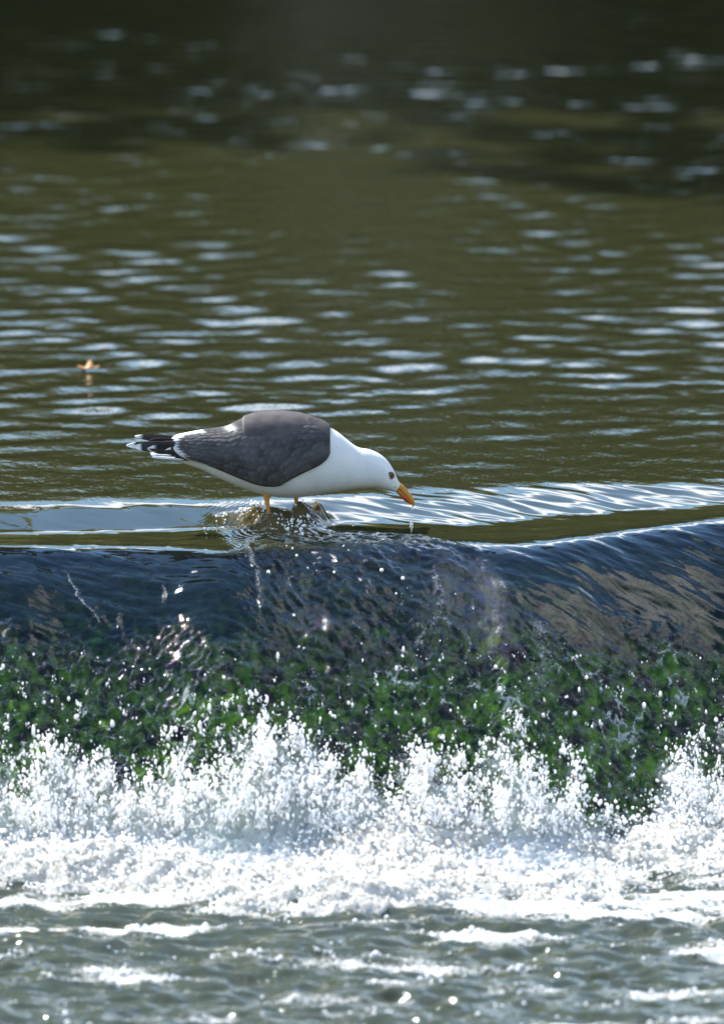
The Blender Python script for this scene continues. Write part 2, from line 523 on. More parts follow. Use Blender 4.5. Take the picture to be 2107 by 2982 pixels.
# water heaped and broken round the legs
mound = np.zeros_like(zb)
for (lx, ly, lw, lh, hh) in [(690, 1515, 40, 14, 0.014), (742, 1524, 44, 13, 0.034), (796, 1532, 56, 14, 0.038), (880, 1530, 50, 15, 0.047), (922, 1520, 32, 13, 0.038), (820, 1545, 110, 16, 0.018), (660, 1515, 34, 16, 0.007)]:
    mound = (mound ** 4 + (hh * np.exp(-((PX - lx) / lw) ** 2 - ((PY - ly) / lh) ** 2)) ** 4) ** 0.25
mn = 1 + 0.16 * fbm(XX * 24, arc * 24, 57, 3, 0.5)
dz += mound * mn + leg * (0.006 * fbm(XX * 30, arc * 30, 55, 3, 0.6) + 0.004 * (0.5 - np.abs(fbm(XX * 60, arc * 60, 56, 2))))
stir = np.clip(np.maximum(leg, mound / 0.02), 0, 1)
# broken chop further down the face
ck = fbm(XX * 22 + arc * 6, arc * 17, 61, 3, 0.55)
dz += chop * (0.015 * (0.6 - np.abs(ck)) + 0.007 * fbm(XX * 45, arc * 32, 62, 2))
dz *= inb
ZF = zb + dz
# how deep (so how murky) the water is, and where it carries air
murk = 1 - (0.62 * sstep(ROW_L(PX) - 5, ROW_L(PX) + 60, PY) + 0.36 * sstep(1640, 1990, PY + 150 * perlin(XX * 7, arc * 8, 44)))
murk = np.minimum(murk, 1 - 0.3 * stir)
deep = 1 - sstep(ROW_L(PX) - 10, ROW_L(PX) + 30, PY)
calm = 1 - sstep(ROW_T(PX) - 20, ROW_T(PX) + 20, PY)
foam = np.zeros_like(ZF)
SPRAY_TOP = lut([(0, 2150), (141, 2150), (250, 2120), (330, 2180), (450, 2160), (520, 2110), (580, 2050), (700, 2070), (850, 2060), (950, 2120), (1000, 2180), (1100, 2200), (1200, 2130), (1300, 2160), (1420, 2090), (1500, 2120), (1600, 2190), (1700, 2250), (1780, 2350), (1830, 2400), (1880, 2310), (1920, 2170), (1966, 2120), (2107, 2110)])
def spray_density(px, py):
    n = fbm(px / 120, py / 90, 71, 3)
    d = sstep(-40, 230, py - SPRAY_TOP(px) + 90 * n)
    hole = np.exp(-((px - 590) / 70) ** 2 - ((py - 2230) / 90) ** 2) + np.exp(-((px - 400) / 90) ** 2 - ((py - 2160) / 60) ** 2) \
        + np.exp(-((px - 1390) / 70) ** 2 - ((py - 2300) / 80) ** 2) * 0.7 + np.exp(-((px - 1800) / 70) ** 2 - ((py - 2330) / 90) ** 2)
    return d * (1 - 0.85 * np.clip(hole, 0, 1))
foam += 0.75 * spray_density(PX, PY)
# aerated rivulets
def riv(pts, w, s):
    global foam, ZF
    ys_ = [p[1] for p in pts]; xs_ = [p[0] for p in pts]
    cx_ = np.interp(PY, ys_, xs_) + 8 * perlin(PY / 25.0, PX * 0, int(pts[0][0]))
    ZF += 0.0028 * inb * np.exp(-((PX - cx_) / (w * 0.9)) ** 2) * sstep(ys_[0] - 20, ys_[0] + 30, PY) * (1 - sstep(ys_[-1] - 40, ys_[-1] + 20, PY))
    foam = np.maximum(foam, 0.8 * s * np.exp(-((PX - cx_) / w) ** 2) * sstep(ys_[0] - 10, ys_[0] + 20, PY) * (1 - sstep(ys_[-1] - 30, ys_[-1] + 10, PY)))
for pts, w, s in [([(715, 1570), (745, 1660), (770, 1780)], 9, 0.5), ([(185, 1660), (230, 1740), (300, 1830)], 6, 0.6),
                  ([(478, 1700), (482, 1770)], 8, 0.55), ([(345, 1780), (350, 1840)], 7, 0.5), ([(1250, 1650), (1290, 1730), (1270, 1820)], 20, 0.4),
                  ([(1440, 1670), (1480, 1740)], 16, 0.45), ([(1560, 1800), (1590, 1930), (1560, 2060)], 36, 0.45), ([(1640, 1880), (1720, 2010)], 8, 0.6),
                  ([(1240, 1820), (1225, 1900)], 14, 0.45), ([(620, 1880), (660, 1960)], 24, 0.35), ([(1080, 1680), (1060, 1760)], 10, 0.4)]:
    riv(pts, w, s)
ridge = 1 - np.abs(fbm(XX * 24 + arc * 7, arc * 19, 75, 3))
foam = np.maximum(foam, chop * 0.6 * sstep(0.72, 0.98, ridge) * sstep(-0.1, 0.5, fbm(XX * 10, arc * 9, 76, 2)))
foam = np.maximum(foam, wake * 0.42 * sstep(0.86, 1.0, 1 - np.abs(fbm(wu * 28, wv * 11, 77, 2))) * sstep(0.0, 0.5, fbm(XX * 9, arc * 8, 78, 2)))
foam *= inb
me = mesh_arrays('weir_water', np.stack([XX, YY, ZF], -1).reshape(-1, 3), grid_faces(*XX.shape)[:, ::-1])
attr(me, 'murk', murk); attr(me, 'deep', deep); attr(me, 'calm', calm); attr(me, 'stir', stir); attr(me, 'rough', np.clip(0.35 * sstep(ROW_L(PX) + 10, ROW_L(PX) + 80, PY) + 0.65 * np.maximum(wake, chop) + leg, 0, 1)); attr(me, 'chop', np.clip(chop + 0.35 * wake, 0, 1)); attr(me, 'foam', foam)
obj('weir_water', me, M_FLOW, kind='structure')

# ------------------------------------------------------------------ weir bed with stones
bx = spread(-45, -0.95, 0.95, 45, 0.012, 1.35)
by = np.concatenate([[0.9, 0.7, 0.55], np.arange(Y_SEAM, -1.42, -0.012)])
zb2, rw2 = base_profile(bx, np.arange(Y_SEAM, -1.42, -0.012))
zb2 = np.concatenate([np.repeat(zb2[:1], 3, 0), zb2], 0)
XB, YB = np.meshgrid(bx, by)
PXB, PYB = project(XB, YB, zb2)
depth = 0.060 - 0.025 * sstep(1500, 1650, PYB) + 0.3 * sstep(0.35, 0.9, YB)
bump_ = 0.016 * fbm(XB * 16, YB * 18, 81, 3) * sstep(1540, 1700, PYB)
ZB = zb2 - depth + bump_
me = mesh_arrays('weir_bed', np.stack([XB, YB, ZB], -1).reshape(-1, 3), grid_faces(*XB.shape)[:, ::-1])
attr(me, 'algae', np.clip(sstep(1680, 2020, PYB + 170 * perlin(XB * 7, YB * 8, 82)), 0.32, 1))
bed = obj('weir_bed', me, M_STONE, kind='structure')

def surf_z(x, y):
    """height of the smooth water over the weir at a point"""
    i = np.clip(np.searchsorted(fx, x), 1, len(fx) - 1)
    j = np.clip(((Y_SEAM - y) / 0.0032).astype(int), 0, len(fy) - 1)
    return zb[j, i]

def ico(sub):
    bm = bmesh.new(); bmesh.ops.create_icosphere(bm, subdivisions=sub, radius=1.0)
    co = np.array([v.co[:] for v in bm.verts]); f = np.array([[v.index for v in p.verts] for p in bm.faces]); bm.free()
    return co, f

ico2, ico2f = ico(2)
stone_meshes = []
for k in range(9):
    r_ = np.random.default_rng(100 + k)
    co = ico2.copy()
    for q in range(7):                                   # knock flat facets off a pebble
        d = r_.normal(size=3); d /= np.linalg.norm(d)
        h = co @ d; lim = r_.uniform(0.6, 0.85)
        co -= np.outer(np.clip(h - lim, 0, None) * 0.85, d)
    co *= (1, r_.uniform(0.7, 1), r_.uniform(0.5, 0.75))
    co *= (1 + 0.05 * r_.normal(size=(len(co), 1)))
    me = mesh_arrays('stone', co, ico2f)
    attr(me, 'algae', np.full(len(co), 0.25 if k < 3 else 1.0))
    me.materials.append(M_STONE)
    stone_meshes.append(me)
placed = []
tries = 0
while len(placed) < 290 and tries < 20000:
    tries += 1
    px = rng.uniform(-40, 2150); py = rng.uniform(1600, 2420)
    # smaller and packed closer lower down
    r0 = rng.uniform(0.018, 0.042)
    x = (px - W0 / 2) / FPX * 20.0
    jx = int(np.clip(np.searchsorted(fx, x), 0, len(fx) - 1))
    j = int(np.argmin(abs(rowb[:, jx] - py)))
    y = float(fy[j]); z = float(zb[j, jx])
    if any((x - a) ** 2 + (y - b) ** 2 < (0.78 * (r0 + c)) ** 2 for a, b, c in placed): continue
    placed.append((x, y, r0))
    up = py < 1800
    o = bpy.data.objects.new('stone', stone_meshes[rng.integers(0, 6) if up else rng.integers(1, 9)])
    COL.objects.link(o); o.parent = bed
    o.location = (x, y, z - (0.062 if up else 0.042) + rng.uniform(-0.006, 0.004))
    o.rotation_euler = (0.6 + rng.normal(0, 0.2), rng.normal(0, 0.2), rng.uniform(0, 6.28))
    o.scale = (r0,) * 3

# ------------------------------------------------------------------ pool below the weir
px_ = spread(-45, -0.95, 0.95, 45, 0.008, 1.35)
pyv = [-0.85]; 
while pyv[-1] > -4.6: pyv.append(pyv[-1] - 0.008)
st = 0.008
while pyv[-1] > -34: st *= 1.35; pyv.append(pyv[-1] - st)
pyv = np.array(pyv)
XP, YP = np.meshgrid(px_, pyv)
cx1 = XP + 0.03 * perlin(XP * 3, YP * 3, 91)
wz = 0.016 * fbm(cx1 * 2.4, YP * 4.6, 92, 2) + 0.014 * (0.5 - np.abs(fbm(cx1 * 6, YP * 9, 93, 3))) + 0.008 * fbm(XP * 15, YP * 20, 94, 2)
wz *= (1 - sstep(0.95, 2.5, np.abs(XP))) * (1 - sstep(4.6, 6, -YP))
ZP = Z_POOL + wz
PXP, PYP = project(XP, YP, ZP)
streak = fbm(XP * 2.2, YP * 6.5, 95, 4, 0.6)
pf = 0.70 - 0.46 * sstep(2500, 2760, PYP + 30 * perlin(XP * 3, YP * 5, 97)) - 0.12 * sstep(2650, 2850, PYP)
pf = pf + 0.8 * streak * sstep(2480, 2600, PYP)
me = mesh_arrays('pool', np.stack([XP, YP, ZP], -1).reshape(-1, 3), grid_faces(*XP.shape)[:, ::-1])
attr(me, 'foam', np.clip(pf, 0, 1))
obj('pool', me, M_POOL, kind='structure')

# boiling foam at the foot of the weir
gx = spread(-30, -0.95, 0.95, 30, 0.0065, 1.35)
gy = np.arange(-0.72, -2.1, -0.0065)
XG, YG = np.meshgrid(gx, gy)
n_a = fbm(XG * 3.2, YG * 3.2, 101, 2)
n_b = 0.6 - np.abs(fbm(XG * 9, YG * 9, 102, 3, 0.55)) * 1.2
n_c = 0.5 - np.abs(fbm(XG * 34, YG * 34, 103, 3, 0.6))
YGw = YG + 0.30 * fbm(XG * 1.7, YG * 1.1, 105, 3)
hb = np.interp(YGw, [-2.1, -1.75, -1.45, -1.2, -1.05, -0.95, -0.72], [-0.06, -0.025, 0.012, 0.035, 0.035, 0.0, -0.12])
HF = hb + 0.034 * n_a + 0.024 * n_b + 0.008 * n_c + 0.012 * fbm(XG * 2.5, YG * 9, 104, 2)
HF *= 1
ZG = Z_POOL + HF
me = mesh_arrays('foam', np.stack([XG, YG, ZG], -1).reshape(-1, 3), grid_faces(*XG.shape)[:, ::-1])
obj('foam', me, M_FOAM, kind='stuff', label='white boiling foam piled along the foot of the weir', category='foam')

# ------------------------------------------------------------------ spray and bubbles
ico0, ico0f = ico(1)
def balls(name, pos, rad, mat, squash=None, **tags):
    n = len(pos); k = len(ico0)
    co = ico0[None] * rad[:, None, None]
    if squash is not None: co = co * squash[:, None, :]
    co = co + pos[:, None, :]
    f = ico0f[None] + (np.arange(n) * k)[:, None, None]
    me = mesh_arrays(name, co.reshape(-1, 3), f.reshape(-1, 3))
    return obj(name, me, mat, **tags)

NS = 190000
spx = rng.uniform(-30, 2140, NS); spy = rng.uniform(1860, 2440, NS)
den = spray_density(spx, spy)
clump = sstep(-0.05, 0.6, fbm(spx / 55, spy / 75, 111, 4, 0.6))
pr = 0.85 * den ** 1.2 * (0.07 + 0.93 * clump) + 0.22 * sstep(1860, 2080, spy) * sstep(0.35, 0.85, fbm(spx / 40, spy / 34, 113, 3))
keep = rng.random(NS) < pr
spx, spy, den = spx[keep], spy[keep], den[keep]
sx = (spx - W0 / 2) / FPX * 20.0
ji = np.clip(np.searchsorted(fx, sx), 0, len(fx) - 1)
jj = np.array([np.argmin(abs(rowb[:, a] - b)) for a, b in zip(ji, spy)])
lift = np.abs(rng.normal(0, 1, len(sx))) * (0.006 + 0.03 * den)
spos = np.stack([sx, fy[jj] - 0.55 * lift, zb[jj, ji] + 0.84 * lift + 0.004], -1)
srad = np.exp(rng.normal(math.log(0.00145), 0.6, len(sx))) * (0.72 + 0.28 * sstep(0.02, 0.4, den))
print('drops', len(sx))
sq = np.stack([rng.uniform(0.75, 1.1, len(sx)), np.ones(len(sx)), 1 + np.abs(rng.normal(0, 0.55, len(sx)))], -1)
balls('spray', spos, np.clip(srad, 0.0007, 0.0050), M_DROP, sq, kind='stuff',
      label='white spray droplets leaping off the lower weir face', category='spray')

NF = 12000
fxx = rng.uniform(-0.9, 0.9, NF); fyy = rng.uniform(-1.75, -0.9, NF)
ii = np.clip(np.searchsorted(gx, fxx), 0, len(gx) - 1); jb = np.clip(((-0.72 - fyy) / 0.0065).astype(int), 0, len(gy) - 1)
fl = np.abs(rng.normal(0, 1, NF)) * 0.035 * np.interp(fyy, [-1.75, -1.3, -1.0, -0.9], [0.1, 0.35, 1.0, 1.0])
frd = np.clip(np.exp(rng.normal(math.log(0.0022), 0.45, NF)), 0.0008, 0.006)
balls('foam_bubbles', np.stack([fxx, fyy, ZG[jb, ii] + fl], -1), frd, M_DROP, kind='stuff',
      label='bubbles and droplets bursting from the white foam below the weir', category='foam bubbles')

NB = 110000
bxx = rng.uniform(-0.9, 0.9, NB); byy = rng.uniform(-4.3, -1.1, NB)
st2 = fbm(bxx * 2.2, byy * 6.5, 95, 4, 0.6)
st3 = fbm(bxx * 9, byy * 14, 121, 2)
kp = rng.random(NB) < (0.02 + 0.98 * sstep(0.15, 0.6, st2)) * sstep(0.0, 0.5, st3) * (1.0 - 0.55 * sstep(1.6, 3.5, -byy))
bxx, byy = bxx[kp], byy[kp]
ii = np.clip(np.searchsorted(px_, bxx), 0, len(px_) - 1)
jb = np.clip(((-0.85 - byy) / 0.008).astype(int), 0, len(pyv) - 1)
brad = np.clip(np.exp(rng.normal(math.log(0.0021), 0.5, len(bxx))), 0.001, 0.011)
bz = ZP[jb, ii] + brad * 0.4
print('bubbles', len(bxx))
balls('bubbles', np.stack([bxx, byy, bz], -1), brad, M_DROP, kind='stuff',
      label='strings of white bubbles drifting on the pool', category='bubbles')

# beads thrown up round the gull's legs
bd = []
for (cxp, cyp, sxp, syp, n) in [(745, 1520, 16, 7, 34), (712, 1522, 12, 5, 14), (765, 1530, 14, 4, 14), (856, 1552, 26, 7, 50), (890, 1545, 16, 6, 18), (700, 1505, 40, 10, 10), (640, 1530, 26, 16, 6), (1040, 1640, 150, 60, 16)]:
    for _ in range(n):
        bd.append((rng.normal(cxp, sxp), rng.normal(cyp, syp)))
bd = np.array(bd)
bsx = (bd[:, 0] - W0 / 2) / FPX * 20.1
ji = np.clip(np.searchsorted(fx, bsx), 0, len(fx) - 1)
jj = np.array([np.argmin(abs(rowb[:, a] - max(b, 1490))) for a, b in zip(ji, bd[:, 1])])
br = np.clip(np.exp(rng.normal(math.log(0.0020), 0.45, len(bd))), 0.0008, 0.0045)
balls('splash_beads', np.stack([bsx, fy[jj], ZF[jj, ji] + br * 0.5 + np.abs(rng.normal(0, 0.004, len(bd)))], -1), br, M_DROP, kind='stuff',
      label='white water beads splashing around the legs of the gull', category='splash')

# ------------------------------------------------------------------ far bank and wood (seen mirrored in the river), unseen left bank and shade tree
ex = np.linspace(-90, 90, 91); ey = np.array([43, 45.5, 46.5, 48, 52, 58, 70, 95, 140])
ez = np.array([-1.5, -0.15, 0.25, 0.5, 0.9, 1.6, 3, 6, 9])
XE, YE = np.meshgrid(ex, ey)
ZE = ez[:, None] + 0.25 * fbm(XE * 0.2, YE * 0.2, 131, 3)
obj('river_bank', mesh_arrays('river_bank', np.stack([XE, YE, ZE], -1).reshape(-1, 3), grid_faces(*XE.shape)), M_EARTH, kind='structure')
sx_ = np.array([-60, -30, -12, -8, -7, -6.2, -5.8]); sz_ = np.array([3, 2, 1.2, 0.8, 0.5, 0.1, -0.8])
XS, YS = np.meshgrid(sx_, np.arange(45.0, 11.0, -1.5))  # unseen left bank, put in under the shade tree
ZS = sz_[None] * sstep(11, 14, YS) - 1.0 * (1 - sstep(11, 14, YS)) + 0.1 * fbm(XS * 0.4, YS * 0.4, 132, 2)
obj('river_bank', mesh_arrays('river_bank', np.stack([XS, YS, ZS], -1).reshape(-1, 3), grid_faces(*XS.shape)[:, ::-1]), M_EARTH, kind='structure')
trunk = []  # trunk of the added shade tree
for i in range(14):
    t = i / 13; r0 = 0.42 * (1 - 0.65 * t)
    for a in range(10):
        trunk.append((-8.0 + 2.4 * t ** 1.5 + r0 * math.cos(a * 0.6283), 19.5 - 0.6 * t + r0 * math.sin(a * 0.6283), 0.2 + 9.5 * t))
tf = [(i * 10 + a, i * 10 + (a + 1) % 10, (i + 1) * 10 + (a + 1) % 10, (i + 1) * 10 + a) for i in range(13) for a in range(10)]
lc, lf = [], []
def leaves(center, radii, n, size):
    u = rng.normal(size=(n, 3)); u /= np.linalg.norm(u, axis=1)[:, None]
    rr = rng.random(n) ** 0.45
    c = np.array(center) + u * rr[:, None] * np.array(radii)
    a = rng.normal(size=(n, 3)); a /= np.linalg.norm(a, axis=1)[:, None]
    b = np.cross(a, rng.normal(size=(n, 3))); b /= np.linalg.norm(b, axis=1)[:, None]
    s = size * rng.uniform(0.5, 1.2, (n, 1))
    lc.append(np.stack([c - a * s, c + b * s * 0.6, c + a * s, c - b * s * 0.6], 1).reshape(-1, 3))
for k in range(34):
    tx = -42 + 84 * k / 33 + rng.normal(0, 0.8); ty = rng.uniform(49, 60)
    h = rng.uniform(11.0, 14.0)
    for q in range(13):
        cz = h * rng.uniform(0.35, 0.88)
        leaves((tx + rng.normal(0, 1.8), ty + rng.normal(0, 1.8), cz), (2.4, 2.4, 1.9), 420, 0.34)
for q in range(34):                                     # unseen tree added on the left bank to shade the far water
    leaves((-5.8 + rng.normal(0, 2.3), 19.0 + rng.normal(0, 2.4), 9.0 + rng.normal(0, 1.6)), (1.7, 1.7, 1.4), 420, 0.30)
lc = np.concatenate(lc)
me = mesh_arrays('far_wood_and_shade_tree', lc, np.arange(len(lc)).reshape(-1, 4), False)
obj('far_wood_and_shade_tree', me, M_LEAFY, kind='stuff', label='dark green wood on the far bank mirrored in the river, with an unseen added shade tree', category='wood')
obj('shade_tree_trunk', mesh_arrays('shade_tree_trunk', np.array(trunk), np.array(tf)), M_EARTH, bpy.data.objects['far_wood_and_shade_tree'])

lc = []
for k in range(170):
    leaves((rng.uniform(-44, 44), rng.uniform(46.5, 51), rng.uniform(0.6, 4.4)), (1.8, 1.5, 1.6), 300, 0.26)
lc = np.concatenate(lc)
obj('bank_scrub', mesh_arrays('bank_scrub', lc, np.arange(len(lc)).reshape(-1, 4), False), M_SCRUB, kind='stuff', label='scrub with understory shade painted into its colour along the far bank mirrored in the river', category='scrub')

# ------------------------------------------------------------------ the gull
YG0 = -0.20
gull = bpy.data.objects.new('gull', None); COL.objects.link(gull)
gull['label'] = 'white gull with slate grey wings stooping to drink at the weir crest'
gull['category'] = 'gull'
gull.location = at(820, 1490, YG0)
GL = Vector(gull.location)

def g(px, py, dy=0.0):
    """gull-local point: photo pixel in the bird's mid plane, then dy metres to the side"""
    x, y, z = at(px, py, YG0)
    return np.array((x - GL.x, y + dy - GL.y, z - GL.z))

def catmull(P, n):
    P = np.asarray(P, float)
    Q = np.concatenate([2 * P[:1] - P[1:2], P, 2 * P[-1:] - P[-2:-1]])
    out = []
    t = np.linspace(0, len(P) - 1 - 1e-6, n)
    for v in t:
        i = int(v); f = v - i
        p0, p1, p2, p3 = Q[i:i + 4]
        out.append(0.5 * (2 * p1 + (p2 - p0) * f + (2 * p0 - 5 * p1 + 4 * p2 - p3) * f * f + (3 * p1 - p0 - 3 * p2 + p3) * f ** 3))
    return np.array(out)

PXM = FPX / 20.02        # photo pixels per metre at the bird
# top x,y, bottom x,y, half width (pixels)
ST = [(500, 1312, 497, 1338, 14), (540, 1306, 540, 1351, 24), (590, 1297, 590, 1368, 38), (640, 1280, 640, 1392, 60),
      (700, 1254, 700, 1416, 82), (765, 1230, 768, 1439, 98), (830, 1221, 835, 1448, 106), (890, 1224, 890, 1444, 104),
      (940, 1236, 932, 1438, 98), (982, 1258, 975, 1431, 85), (1017, 1286, 1012, 1426, 71), (1043, 1303, 1046, 1422, 59),
      (1075, 1309, 1082, 1420, 53), (1106, 1323, 1108, 1422, 49), (1130, 1345, 1126, 1426, 43), (1147, 1372, 1138, 1429, 34),
      (1157, 1396, 1145, 1431, 24), (1166, 1411, 1150, 1432, 15)]
S = catmull(ST, 84)
NSEG = 56
ring = []
th = np.linspace(0, 2 * np.pi, NSEG, endpoint=False)
for tx, ty, bx_, by_, hw in S:
    c = np.array(((tx + bx_) / 2, (ty + by_) / 2)); v = np.array(((tx - bx_) / 2, (ty - by_) / 2))
    for a in th:
        sn, cs = math.sin(a), math.cos(a)
        q = c + v * (abs(sn) ** 0.94 * np.sign(sn))
        # breast is fullest a little below the middle
        w = hw * abs(cs) ** 0.9 * np.sign(cs) * (1.0 - 0.10 * sn)
        ring.append(g(q[0], q[1], w / PXM))
ring = np.array(ring)
nr = len(S)
fa = []
for i in range(nr - 1):
    for j in range(NSEG):
        fa.append((i * NSEG + j, i * NSEG + (j + 1) % NSEG, (i + 1) * NSEG + (j + 1) % NSEG, (i + 1) * NSEG + j))
c0, c1 = len(ring), len(ring) + 1
co = np.concatenate([ring, [ring[:NSEG].mean(0), ring[-NSEG:].mean(0)]])
me = bpy.data.meshes.new('body')
fc = [tuple(f) for f in fa] + [(c0, (j + 1) % NSEG, j) for j in range(NSEG)] + [(c1, (nr - 1) * NSEG + j, (nr - 1) * NSEG + (j + 1) % NSEG) for j in range(NSEG)]
me.from_pydata(co.tolist(), [], fc); me.update()
for p in me.polygons: p.use_smooth = True
cattr(me, 'Col', np.tile((0.68, 0.68, 0.67), (len(co), 1)))
body = obj('body', me, M_FEATHER, gull)

# ---- folded wings: shells over the back
W_TOP = lut([(500, 1280), (520, 1272), (560, 1264), (600, 1257), (640, 1252), (664, 1248), (690, 1234), (705, 1226), (740, 1215), (800, 1208), (870, 1211), (900, 1217), (940, 1232), (962, 1245)])
W_BOT = lut([(500, 1345), (520, 1350), (560, 1362), (600, 1378), (640, 1398), (700, 1420), (765, 1442), (830, 1450), (890, 1447), (940, 1440), (962, 1436)])
W_HW = lut([(500, 26), (520, 33), (560, 46), (600, 60), (640, 76), (700, 94), (765, 109), (830, 115), (890, 112), (935, 104), (950, 99), (962, 92)])
W_EDGE = lut([(500, 1292), (507, 1303), (517, 1313), (530, 1322), (560, 1334), (600, 1342), (620, 1348), (660, 1363), (700, 1379), (740, 1394), (770, 1400), (800, 1401), (815, 1398), (830, 1388), (850, 1376), (880, 1361), (900, 1352), (930, 1338), (950, 1322), (956, 1312), (962, 1300)])

def wing_shell(side, x0, x1, edge, off, colfun, nx=110, nv=30, vt=9.0):
    xs = np.linspace(x0, x1, nx)
    pts, cols = [], []
    for x in xs:
        t, b, hw = W_TOP(x), W_BOT(x), W_HW(x)
        cy, hh = (t + b) / 2, (b - t) / 2
        e = edge(x)
        sb = np.clip((cy - e) / hh, -0.98, 0.999)
        ang_b = math.asin(sb)
        for v in np.linspace(0, 1, nv):
            a = math.pi / 2 * (1 - v) + ang_b * v
            sn, cs = math.sin(a), math.cos(a)
            o_ = off * min(1, (1 - v) * vt + 0.02) * min(1, (x1 - x) / (10 if vt > 5 else 120) + 0.02, (x - x0) / 6 + 0.1)
            yy = cs ** 0.85 * (hw + o_) * (1.0 - 0.06 * sn)
            zz_ = cy - sn * (hh + o_ * 0.5)
            pts.append(g(x, zz_, side * yy / PXM))
            cols.append(colfun(x, zz_, v))
    pts = np.array(pts)
    me = mesh_arrays('wing', pts, grid_faces(nx, nv)[:, ::(1 if side > 0 else -1)])
    cattr(me, 'Col', np.array(cols))
    return me

SLATE = np.array((0.050, 0.047, 0.049))
WHITE = np.array((0.72, 0.72, 0.71))
BLACK = np.array((0.012, 0.011, 0.012))
def wing_col(x, zr, v):
    # white tips of the secondaries and tertials along the hind edge
    d = np.interp(zr, [1260, 1266, 1275, 1285, 1300, 1318, 1333, 1340], [596, 548, 526, 519, 520, 544, 592, 606]) + 5 * math.sin(zr * 0.9)
    w = 1 - float(sstep(d - 10, d + 6, x))
    w = max(w, 0.95 * math.exp(-((x - 674) / 17) ** 2 - ((zr - 1246) / 6.5) ** 2))
    n = 0.85 + 0.3 * float(perlin(x / 40.0, zr / 9.0, 5))
    return WHITE * w + SLATE * n * (1 - w)
def front_edge(x):
    # ragged boundary of slate against the white neck
    return W_EDGE(x)
wings = []
for side in (-1, 1):
    w = obj('wing', wing_shell(side, 503, 958, front_edge, 7.0, wing_col), M_FEATHER, gull)
    sm = w.modifiers.new('thick', 'SOLIDIFY'); sm.thickness = 0.003; sm.offset = -1
    wings.append(w)
    # scapulars lying over the wing
    def sc_edge(x):
        return np.interp(x, [706, 712, 725, 745, 790, 850, 900, 940], [1262, 1288, 1302, 1306, 1318, 1322, 1308, 1290])
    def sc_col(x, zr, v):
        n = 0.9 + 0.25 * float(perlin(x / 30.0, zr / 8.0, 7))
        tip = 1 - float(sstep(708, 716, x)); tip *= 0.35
        return SLATE * np.array((1.5, 1.4, 1.38)) * n * (1 - tip) + WHITE * tip * 0.5  # lighter, warmer slate paints the sunlit back into the feather colour
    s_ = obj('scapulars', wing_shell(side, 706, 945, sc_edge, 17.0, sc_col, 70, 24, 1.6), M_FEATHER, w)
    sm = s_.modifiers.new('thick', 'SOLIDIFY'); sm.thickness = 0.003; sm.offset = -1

def coverts(side, parent):
    """overlapping rows of small feathers laid over the folded wing"""
    V, F, C = [], [], []
    r_ = np.random.default_rng(40 + side)
    def sp(x, v, o_):
        t, b, hw = W_TOP(x), W_BOT(x), W_HW(x)
        cy, hh = (t + b) / 2, (b - t) / 2
        ab = math.asin(float(np.clip((cy - W_EDGE(x)) / hh, -0.98, 0.999)))
        a = math.pi / 2 * (1 - v) + ab * v
        sn, cs = math.sin(a), max(0.0, math.cos(a))
        return g(x, cy - sn * (hh + o_ * 0.5), side * cs ** 0.85 * (hw + o_) * (1 - 0.06 * sn) / PXM)
    rows = 11
    for ri in range(rows):
        v0 = 0.07 + 0.86 * ri / (rows - 1)
        ln = 40 + 14 * (1 - abs(v0 - 0.5)); hwid = 0.055
        xs_ = np.arange(570 + 9 * (ri % 2), 938, 21)
        for x0 in xs_:
            x0 = x0 + r_.normal(0, 3); vv = v0 + r_.normal(0, 0.008)
            shade = r_.uniform(0.78, 1.25)
            base_i = sum(len(q) for q in V)
            pts, cols = [], []
            for i in range(7):
                t = i / 6; w = hwid * math.sqrt(max(0.0, 1 - (2 * t * 0.98 - 0.9) ** 2 * 0.9)) * (1 if t < 0.7 else 1.05)
                if i == 6: w *= 0.3
                for j in range(5):
                    q = j / 2 - 1
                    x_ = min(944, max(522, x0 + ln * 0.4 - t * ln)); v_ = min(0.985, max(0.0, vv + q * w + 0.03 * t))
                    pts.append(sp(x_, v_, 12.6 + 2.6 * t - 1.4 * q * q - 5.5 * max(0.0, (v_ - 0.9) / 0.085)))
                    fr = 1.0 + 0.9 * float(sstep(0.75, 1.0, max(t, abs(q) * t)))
                    cols.append(SLATE * shade * fr * (1.0 + 0.55 * (1 - float(sstep(0.25, 0.6, v_)))))  # lighter towards the spine: sunlight on the back painted in
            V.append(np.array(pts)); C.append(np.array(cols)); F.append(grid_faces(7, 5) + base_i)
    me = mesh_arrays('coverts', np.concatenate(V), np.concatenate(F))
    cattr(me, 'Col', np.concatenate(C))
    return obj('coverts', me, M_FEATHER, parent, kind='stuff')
for side, w in zip((-1, 1), wings): coverts(side, w)

